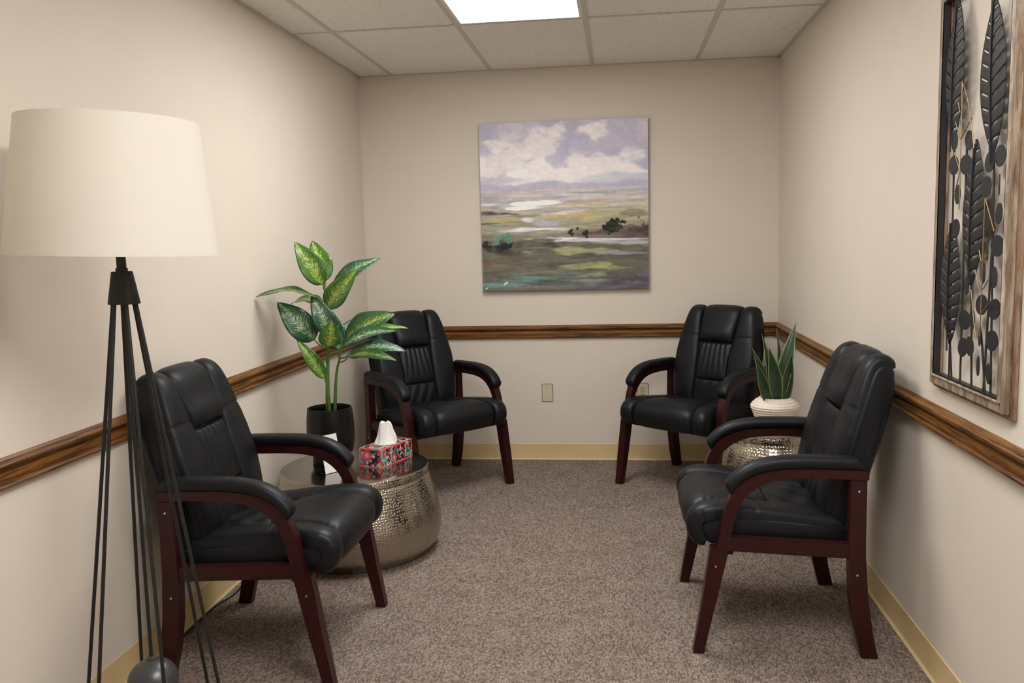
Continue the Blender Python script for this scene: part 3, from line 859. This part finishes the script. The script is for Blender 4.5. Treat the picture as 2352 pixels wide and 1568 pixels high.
    # bushes
    for cx, cy, r, col in [(.545, .645, .032, (20, 24, 20)), (.64, .665, .026, (30, 30, 26)), (.79, .615, .036, (22, 28, 22)), (.835, .632, .030, (40, 40, 32)), (.775, .64, .035, (28, 32, 26)),
                           (.94, .64, .046, (70, 58, 52)), (.965, .65, .04, (64, 52, 46)), (.02, .72, .045, (36, 40, 34)), (.10, .73, .045, (34, 38, 32)), (.16, .725, .030, (22, 26, 22)),
                           (.10, .68, .035, (86, 128, 106)), (.16, .685, .03, (78, 118, 98)), (.82, .59, .012, (24, 28, 22)), (.85, .605, .014, (30, 34, 28)), (.58, .64, .012, (22, 24, 20))]:
        blob(cx, cy, r, r*.8, col, .97, .25, .7, int(cx*300)+7)
    blob(.14, .955, .018, .006, (206, 200, 190), .95, .3, .3, 99, -.6); blob(.02, .985, .012, .004, (180, 200, 196), .9, .3, .3, 98, -.5)
    br = vnoise(u, v, 40, 60, 20, 2)
    st2 = vnoise(u, v, 14, 90, 21, 3)
    img = img+((st2-.5)*np.where(v > .4, 34, 6))[..., None]+(br-.5)[..., None]*14
    g_ = img.mean(-1, keepdims=True)
    img = g_+(img-g_)*.88
    return np.clip(img*1.14+10, 0, 255)

def canvas_print():
    x0, x1, z0, z1, d = .745, 1.754, 1.065, 2.073, .038
    t = tag(empty('canvas_painting', ((x0+x1)/2, 0, z0)), 'square abstract landscape canvas painting of marshland under clouds', 'painting')
    w, h = (x1-x0)/2, z1-z0
    side = plain('canvas_edge', (.34, .33, .37), .7, var=.25)
    box('canvas_body', (-w, -d, 0), (w, -.004, h), side, t, .0015)
    colour_grid('painted_face', (-w+.001, -d-.0006, h-.001), (2*w-.002, 0, 0), (0, 0, -h+.002), paint_landscape(), M['canvas'], t)
canvas_print()

# ------------------------------------------------------------------ tissue box and card holder
def paint_floral(w, h, seed, a, flowers=()):
    """coral-edged floral print; a = size of one pixel row in relation to the face"""
    v, u = np.meshgrid(np.linspace(0, h, a*h if isinstance(a*h, int) else int(a*h)), np.linspace(0, w, int(a*w)), indexing='ij')
    img = np.zeros(u.shape+(3,)); img[:] = (24, 26, 50)  # navy ground
    rnd = random.Random(seed)
    def ell(cx, cy, rx, ry, ang, col):
        x, y_ = u-cx, v-cy
        x, y_ = x*math.cos(ang)+y_*math.sin(ang), -x*math.sin(ang)+y_*math.cos(ang)
        m = np.clip((1-np.sqrt((x/rx)**2+(y_/ry)**2))*6, 0, 1)[..., None]
        img[:] = img*(1-m)+np.array(col)*m
    reds = [(222, 62, 58), (205, 40, 90), (232, 96, 92), (180, 52, 62), (226, 84, 60), (240, 190, 190)]
    teals = [(88, 168, 142), (122, 196, 166), (46, 112, 112), (150, 208, 180)]
    n = int(w*h*7000)
    for k in range(n):
        cx, cy = rnd.uniform(0, w), rnd.uniform(0, h)
        if k % 3 == 0:
            ell(cx, cy, rnd.uniform(.006, .010), rnd.uniform(.005, .008), rnd.uniform(0, 3), rnd.choice(reds))
        elif k % 3 == 1:
            ell(cx, cy, rnd.uniform(.012, .024), rnd.uniform(.004, .0065), rnd.uniform(-1.4, 1.4), rnd.choice(teals))
        else:
            ell(cx, cy, rnd.uniform(.004, .008), rnd.uniform(.003, .005), rnd.uniform(0, 3), rnd.choice(reds+teals))
    for fx, fy, rr in flowers or [(rnd.uniform(.25, .75), rnd.uniform(.35, .65), .016)]:
        cx, cy = fx*w, fy*h
        for q in range(13): ell(cx+rr*.8*math.cos(q*.4833), cy+rr*.8*math.sin(q*.4833), rr*.62, rr*.2, q*.4833, (222, 70, 72))
        ell(cx, cy, rr*.58, rr*.58, 0, (232, 138, 150))
    e = .0045
    m = ((u < e) | (u > w-e) | (v < e) | (v > h-e))[..., None]
    return np.where(m, np.array((236, 98, 98)), img)

def tissue_box():
    L, D, Hh = .245, .119, .083
    t = tag(empty('tissue_box', (.512, -1.5415, HL), math.radians(70.2)), 'floral coral and teal cardboard tissue box on the wide drum table', 'tissue box')
    coral = plain('coral_card', lin(236, 98, 98), .45)
    box('carton', (-L/2, -D/2, 0), (L/2, D/2, Hh), coral, t, .0008)
    e = .0004; a = 900
    colour_grid('printed_side', (-L/2, -D/2-e, Hh), (L, 0, 0), (0, 0, -Hh), paint_floral(L, Hh, 4, a, [(.40, .66, .015), (.78, .25, .010), (.12, .30, .010)]), M['print'], t)
    colour_grid('printed_side', (L/2, D/2+e, Hh), (-L, 0, 0), (0, 0, -Hh), paint_floral(L, Hh, 5, a), M['print'], t)
    colour_grid('printed_end', (-L/2-e, D/2, Hh), (0, -D, 0), (0, 0, -Hh), paint_floral(D, Hh, 9, a, [(.36, .36, .021)]), M['print'], t)
    colour_grid('printed_end', (L/2+e, -D/2, Hh), (0, D, 0), (0, 0, -Hh), paint_floral(D, Hh, 7, a), M['print'], t)
    colour_grid('printed_top', (-L/2, D/2, Hh+e), (L, 0, 0), (0, -D, 0), paint_floral(L, D, 8, a), M['print'], t)
    # clear film around the slot
    lathe('slot_film', [(.048, .0012), (.030, .0016), (.0001, .0010)], plain('film', (.55, .6, .58), .2), t, 32, (0, 0, Hh))
    # the pulled-up tissue: a pinched, folded sheet
    V, F = [], []; nz, na = 22, 48
    rnd = random.Random(5)
    for i in range(nz+1):
        s = i/nz; z = Hh+.001+.098*s
        rx = .040*(1-s)**.6*.55+.0235*(1-s*.12); ry = .012+.010*(1-s)**2
        ox = .002*math.sin(s*5)
        for k in range(na):
            a_ = 2*math.pi*k/na
            f = 1+.16*math.sin(3*a_+2*s)+.10*math.sin(7*a_-3*s)*(1-.3*s)
            zz = z+(.003*math.sin(4*a_) if i == nz else 0)
            V.append((ox+rx*math.cos(a_)*f, ry*math.sin(a_)*f, zz))
    for i in range(nz):
        for k in range(na): F.append((i*na+k, i*na+(k+1) % na, (i+1)*na+(k+1) % na, (i+1)*na+k))
    V.append((0, 0, Hh+.094)); c = len(V)-1
    for k in range(na): F.append((nz*na+k, nz*na+(k+1) % na, c))
    ti = mesh_obj('tissue', V, F, M['tissue'], t, angle=75)
    ti.rotation_euler = (0, 0, math.radians(-45))
tissue_box()

def card_holder():
    t = tag(empty('sign_holder', (.334, -1.745, HL), math.atan2(.073, .052)), 'white card in a clear stand on the wide drum table behind the chair arm', 'sign')
    def slab(name, w, h, y0, th, lean, mat, z0=.002):
        V = []
        for z in (0, h):
            for (x, yy) in ((-w/2, 0), (w/2, 0), (w/2, th), (-w/2, th)): V.append((x, y0+yy+lean*z, z0+z))
        return mesh_obj(name, V, [(0,1,2,3),(4,7,6,5),(0,4,5,1),(1,5,6,2),(2,6,7,3),(3,7,4,0)], mat, t, smooth=False)
    slab('card', .088, .160, 0, .0012, .22, M['paper'])
    slab('back_plate', .09, .163, .0016, .002, .22, M['acrylic'])
    box('foot', (-.045, -.001, 0), (.045, .045, .002), M['acrylic'], t)
card_holder()

# ------------------------------------------------------------------ floor lamp
def floor_lamp():
    t = tag(empty('floor_lamp', (.333, -3.250, 0)), 'tall black metal rod floor lamp with a large cream drum shade', 'lamp')
    bm_ = M['black_metal']
    a0 = math.radians(-50)
    lathe('base_ring', [(.190, .002), (.207, .002), (.207, .010), (.190, .010), (.190, .002)], bm_, t, 64)
    for k in range(6):
        a = a0+k*math.pi/3
        tube('rod', [(.027*math.cos(a), .027*math.sin(a), 1.245), (.199*math.cos(a), .199*math.sin(a), .006)], .0048, bm_, t, 10)
    tube('centre_rod', [(0, 0, 1.24), (0, 0, .25)], .0048, bm_, t, 10)
    prof = [(.0001, -.058)]+[(.064*math.cos(q), .058*math.sin(q)) for q in np.linspace(-1.45, 1.40, 30)]+[(.0105, .0585), (.0105, .064), (.006, .066), (.006, .07)]
    lathe('weight_ball', prof, M['iron'], t, 48, (0, 0, .232))
    lathe('hub_cone', [(.0001, 1.232), (.038, 1.232), (.0385, 1.234), (.0255, 1.312), (.024, 1.314), (.0001, 1.314)], bm_, t, 40)
    lathe('neck', [(.0145, 1.314), (.0145, 1.322), (.0115, 1.323), (.0115, 1.40), (.016, 1.401), (.016, 1.46), (.0001, 1.461)], bm_, t, 24)
    lathe('bulb', [(.013, 1.46), (.016, 1.48), (.030, 1.53), (.026, 1.555), (.0001, 1.567)], plain('bulb_glass', (.8, .8, .78), .3), t, 24)
    # shade sits a little off the neck and tilts
    sh_ = lathe('lamp_shade', [(.2455, 0), (.2475, 0), (.2475, .006), (.2085, .324), (.2080, .327), (.206, .327), (.2455, .004), (.2455, 0)], M['shade'], t, 96)
    sh_.location = (-.015, 0, 1.357); sh_.rotation_euler = (0, math.radians(2.2), 0)
    for k in range(3):
        a = k*2*math.pi/3+.4
        tube('spoke', [(.0, .0, 0), (.233*math.cos(a), .233*math.sin(a), .10)], .002, bm_, sh_, 6)
floor_lamp()

# ------------------------------------------------------------------ metal leaf wall art
def wall_art():
    y1, y0, z0, z1 = -2.600, -3.128, .905, 2.045
    yc = (y0+y1)/2
    t = tag(empty('leaf_wall_art', (W, yc, z0)), 'tall framed wall art of black metal leaves and gold twigs', 'wall art')
    hw, hh = (y1-y0)/2, z1-z0
    def member(name, inset, width, x_in, x_out, mat):
        i, w = inset, width
        parts = [((-hw+i, i), (-hw+i+w, hh-i)), ((hw-i-w, i), (hw-i, hh-i)), ((-hw+i+w, i), (hw-i-w, i+w)), ((-hw+i+w, hh-i-w), (hw-i-w, hh-i))]
        for (ya, za), (yb, zb) in parts:
            box(name, (-x_out, ya, za), (-x_in, yb, zb), mat, t, .0025)
    member('outer_frame_rail', 0, .046, .001, .013, M['frame_brown'])
    member('raised_frame_rail', .012, .026, .013, .027, M['frame_tan'])
    member('bead_rail', .036, .008, .012, .032, M['frame_white'])
    member('metal_inner_rail', .044, .0045, .010, .031, M['art_metal'])
    X = -.030
    def yz(p): return (p[0]-yc, p[1]-z0)
    def big_leaf(base, tip, w, seed, tilt):
        b, tp = np.array(yz(base)), np.array(yz(tip)); ax = tp-b; L = np.linalg.norm(ax); ax /= L
        sd = np.array([ax[1], -ax[0]])
        V, F = [], []; bands = 11; sub = 4; nc = 10
        # blade with slanting slots along the veins on both sides of the midrib
        def width(s_): return w/2*math.sin(math.pi*min(1, max(0, s_))**.95)**.8
        for side in (-1, 1):
            for k in range(bands):
                i0 = len(V)
                for r in range(sub+1):
                    s_ = (k+r/sub)/bands
                    for c in range(nc+1):
                        u = c/nc
                        cut = .0065 if .28 < u < .86 else 0
                        ss = s_+(cut if r == 0 and k > 0 else -cut if r == sub and k < bands-1 else 0)
                        s2 = ss+u*.075*math.sin(math.pi*ss)
                        q = b+ax*(s2*L)+sd*(side*width(s2)*u)
                        V.append((X-.009*(u**1.5)*tilt-.004*math.sin(math.pi*s2), q[0], q[1]))
                for r in range(sub):
                    for c in range(nc):
                        a = i0+r*(nc+1)+c; F.append((a, a+1, a+nc+2, a+nc+1))
        lf = mesh_obj('metal_leaf', V, F, M['art_metal'], t)
        md = lf.modifiers.new('thickness', 'SOLIDIFY'); md.thickness = .0012; md.offset = 0
        q0, q1 = b-ax*.02, b+ax*(L*.97)
        tube('midrib', [(X-.004, *q0), (X-.0075, *((q0+q1)/2)), (X-.004, *q1)], .0022, M['art_metal'], lf, 8, 14)
    big_leaf((-2.736, 1.600), (-2.745, 1.985), .130, 1, -.6)
    big_leaf((-2.997, 1.545), (-2.977, 1.930), .150, 2, -.5)
    big_leaf((-2.893, 1.220), (-2.898, 1.595), .138, 3, -.6)
    big_leaf((-2.760, 1.050), (-2.754, 1.395), .142, 4, -.5)
    for a, b in [((-2.750, .951), (-2.744, 1.635)), ((-2.770, .951), (-2.757, 1.070)), ((-2.830, .951), (-2.832, 1.591)), ((-2.907, .951), (-2.893, 1.238)),
                 ((-2.982, .951), (-3.014, 1.371)), ((-2.993, .951), (-2.965, 1.107)), ((-3.025, .951), (-3.001, 1.573))]:
        tube('stem', [(X+.008, *yz(a)), (X+.004, *yz(b))], .0028, M['art_metal'], t, 8)
    coin_c = [(-2.756,1.607),(-2.849,1.598),(-2.762,1.540),(-2.840,1.536),(-2.778,1.461),(-2.990,1.530),(-3.043,1.540),(-2.977,1.470),(-3.047,1.471),(-2.777,1.369),
              (-2.979,1.393),(-3.041,1.402),(-2.981,1.312),(-3.051,1.324),(-2.966,1.254),(-3.038,1.247),(-2.965,1.174),(-3.035,1.168),(-2.959,1.093),(-3.027,1.089),
              (-2.955,1.015),(-3.020,1.005),(-2.853,1.125),(-2.905,1.132),(-2.860,1.052),(-2.911,1.061),(-2.863,1.218),(-2.877,1.317)]
    rnd = random.Random(3)
    for k, c in enumerate(coin_c):
        bm = bmesh.new()
        m = Matrix.Translation((X+rnd.uniform(-.002, .006), *yz(c))) @ Matrix.Rotation(rnd.uniform(-.35, .35), 4, 'Z') @ Matrix.Rotation(rnd.uniform(-.3, .3), 4, 'X') @ Matrix.Diagonal((1, .0215, .0265, 1)) @ Matrix.Rotation(math.pi/2, 4, 'Y')
        bmesh.ops.create_cone(bm, cap_ends=True, segments=20, radius1=1, radius2=1, depth=.0015, matrix=m)
        bm_obj('round_leaf', bm, M['art_metal'], t)
    gold = [[(-2.812,1.754),(-2.851,1.706),(-2.889,1.618),(-2.904,1.572)],[(-2.812,1.754),(-2.818,1.593),(-2.821,1.420)],[(-2.790,1.704),(-2.810,1.675),(-2.848,1.706)],
            [(-2.817,1.604),(-2.884,1.652)],[(-2.776,1.655),(-2.811,1.605)],[(-2.774,1.574),(-2.812,1.521),(-2.787,1.468)],[(-2.983,1.442),(-2.983,1.350),(-2.983,1.175),(-2.982,1.098)],
            [(-2.985,1.442),(-3.043,1.360)],[(-2.960,1.312),(-2.979,1.285),(-3.020,1.307)],[(-2.938,1.262),(-2.977,1.213),(-3.026,1.243)],[(-2.918,1.210),(-2.955,1.100),(-2.980,1.097)],[(-2.983,1.153),(-3.043,1.191)]]
    for g in gold:
        tube('gold_twig', [(X-.006, *yz(p)) for p in g], .0015, M['gold'], t, 8, 4*len(g))
wall_art()

# ------------------------------------------------------------------ wall plates and cord
def plate_bm(w, h, d):
    bm = bmesh.new(); bm_box(bm, (-w/2, -d, -h/2), (w/2, 0, h/2), .003, 2); return bm
def wall_plates():
    t = tag(empty('blank_wall_plate', (1.1255, 0, .4245)), 'ivory blank cover plate on the back wall between the chairs', 'wall plate')
    bm_obj('plate', plate_bm(.070, .114, .006), M['white_plastic'], t, smooth=True)
    for z in (-.041, .041):
        o = lathe('screw', [(.0035, 0), (.003, .0012), (.0001, .0016)], M['screw'], t, 16)
        o.location = (0, -.0058, z); o.rotation_euler = (math.pi/2, 0, 0)
    t = tag(empty('wall_outlet', (1.712, 0, .426)), 'ivory duplex power outlet partly hidden by the far chair arm', 'outlet')
    bm_obj('plate', plate_bm(.070, .114, .006), M['white_plastic'], t, smooth=True)
    for z in (-.0195, .0195):
        r = box('receptacle', (-.0165, -.0078, z-.014), (.0165, -.005, z+.014), M['white_plastic'], t, .002)
        for x, hgt in ((-.0065, .008), (.0065, .007)):
            box('slot', (x-.0012, -.0082, z+.002-hgt/2+.003), (x+.0012, -.0074, z+.002+hgt/2+.003), M['dark_slot'], r)
        box('slot', (-.0024, -.0082, z-.010), (.0024, -.0074, z-.0055), M['dark_slot'], r)
    o = lathe('screw', [(.0032, 0), (.0028, .001), (.0001, .0014)], M['screw'], t, 16); o.location = (0, -.0058, 0); o.rotation_euler = (math.pi/2, 0, 0)
wall_plates()

cord = tube('power_cord', [(.030, -2.62, .005), (.026, -2.49, .005), (.024, -2.42, .005), (.023, -2.34, .005), (.024, -2.27, .005), (.040, -2.21, .005), (.046, -2.14, .005), (.036, -2.06, .005), (.022, -1.98, .005)],
            .0035, M['rubber'], None, 8, 60)
tag(cord, 'thin black power cord lying along the left baseboard', 'cord')
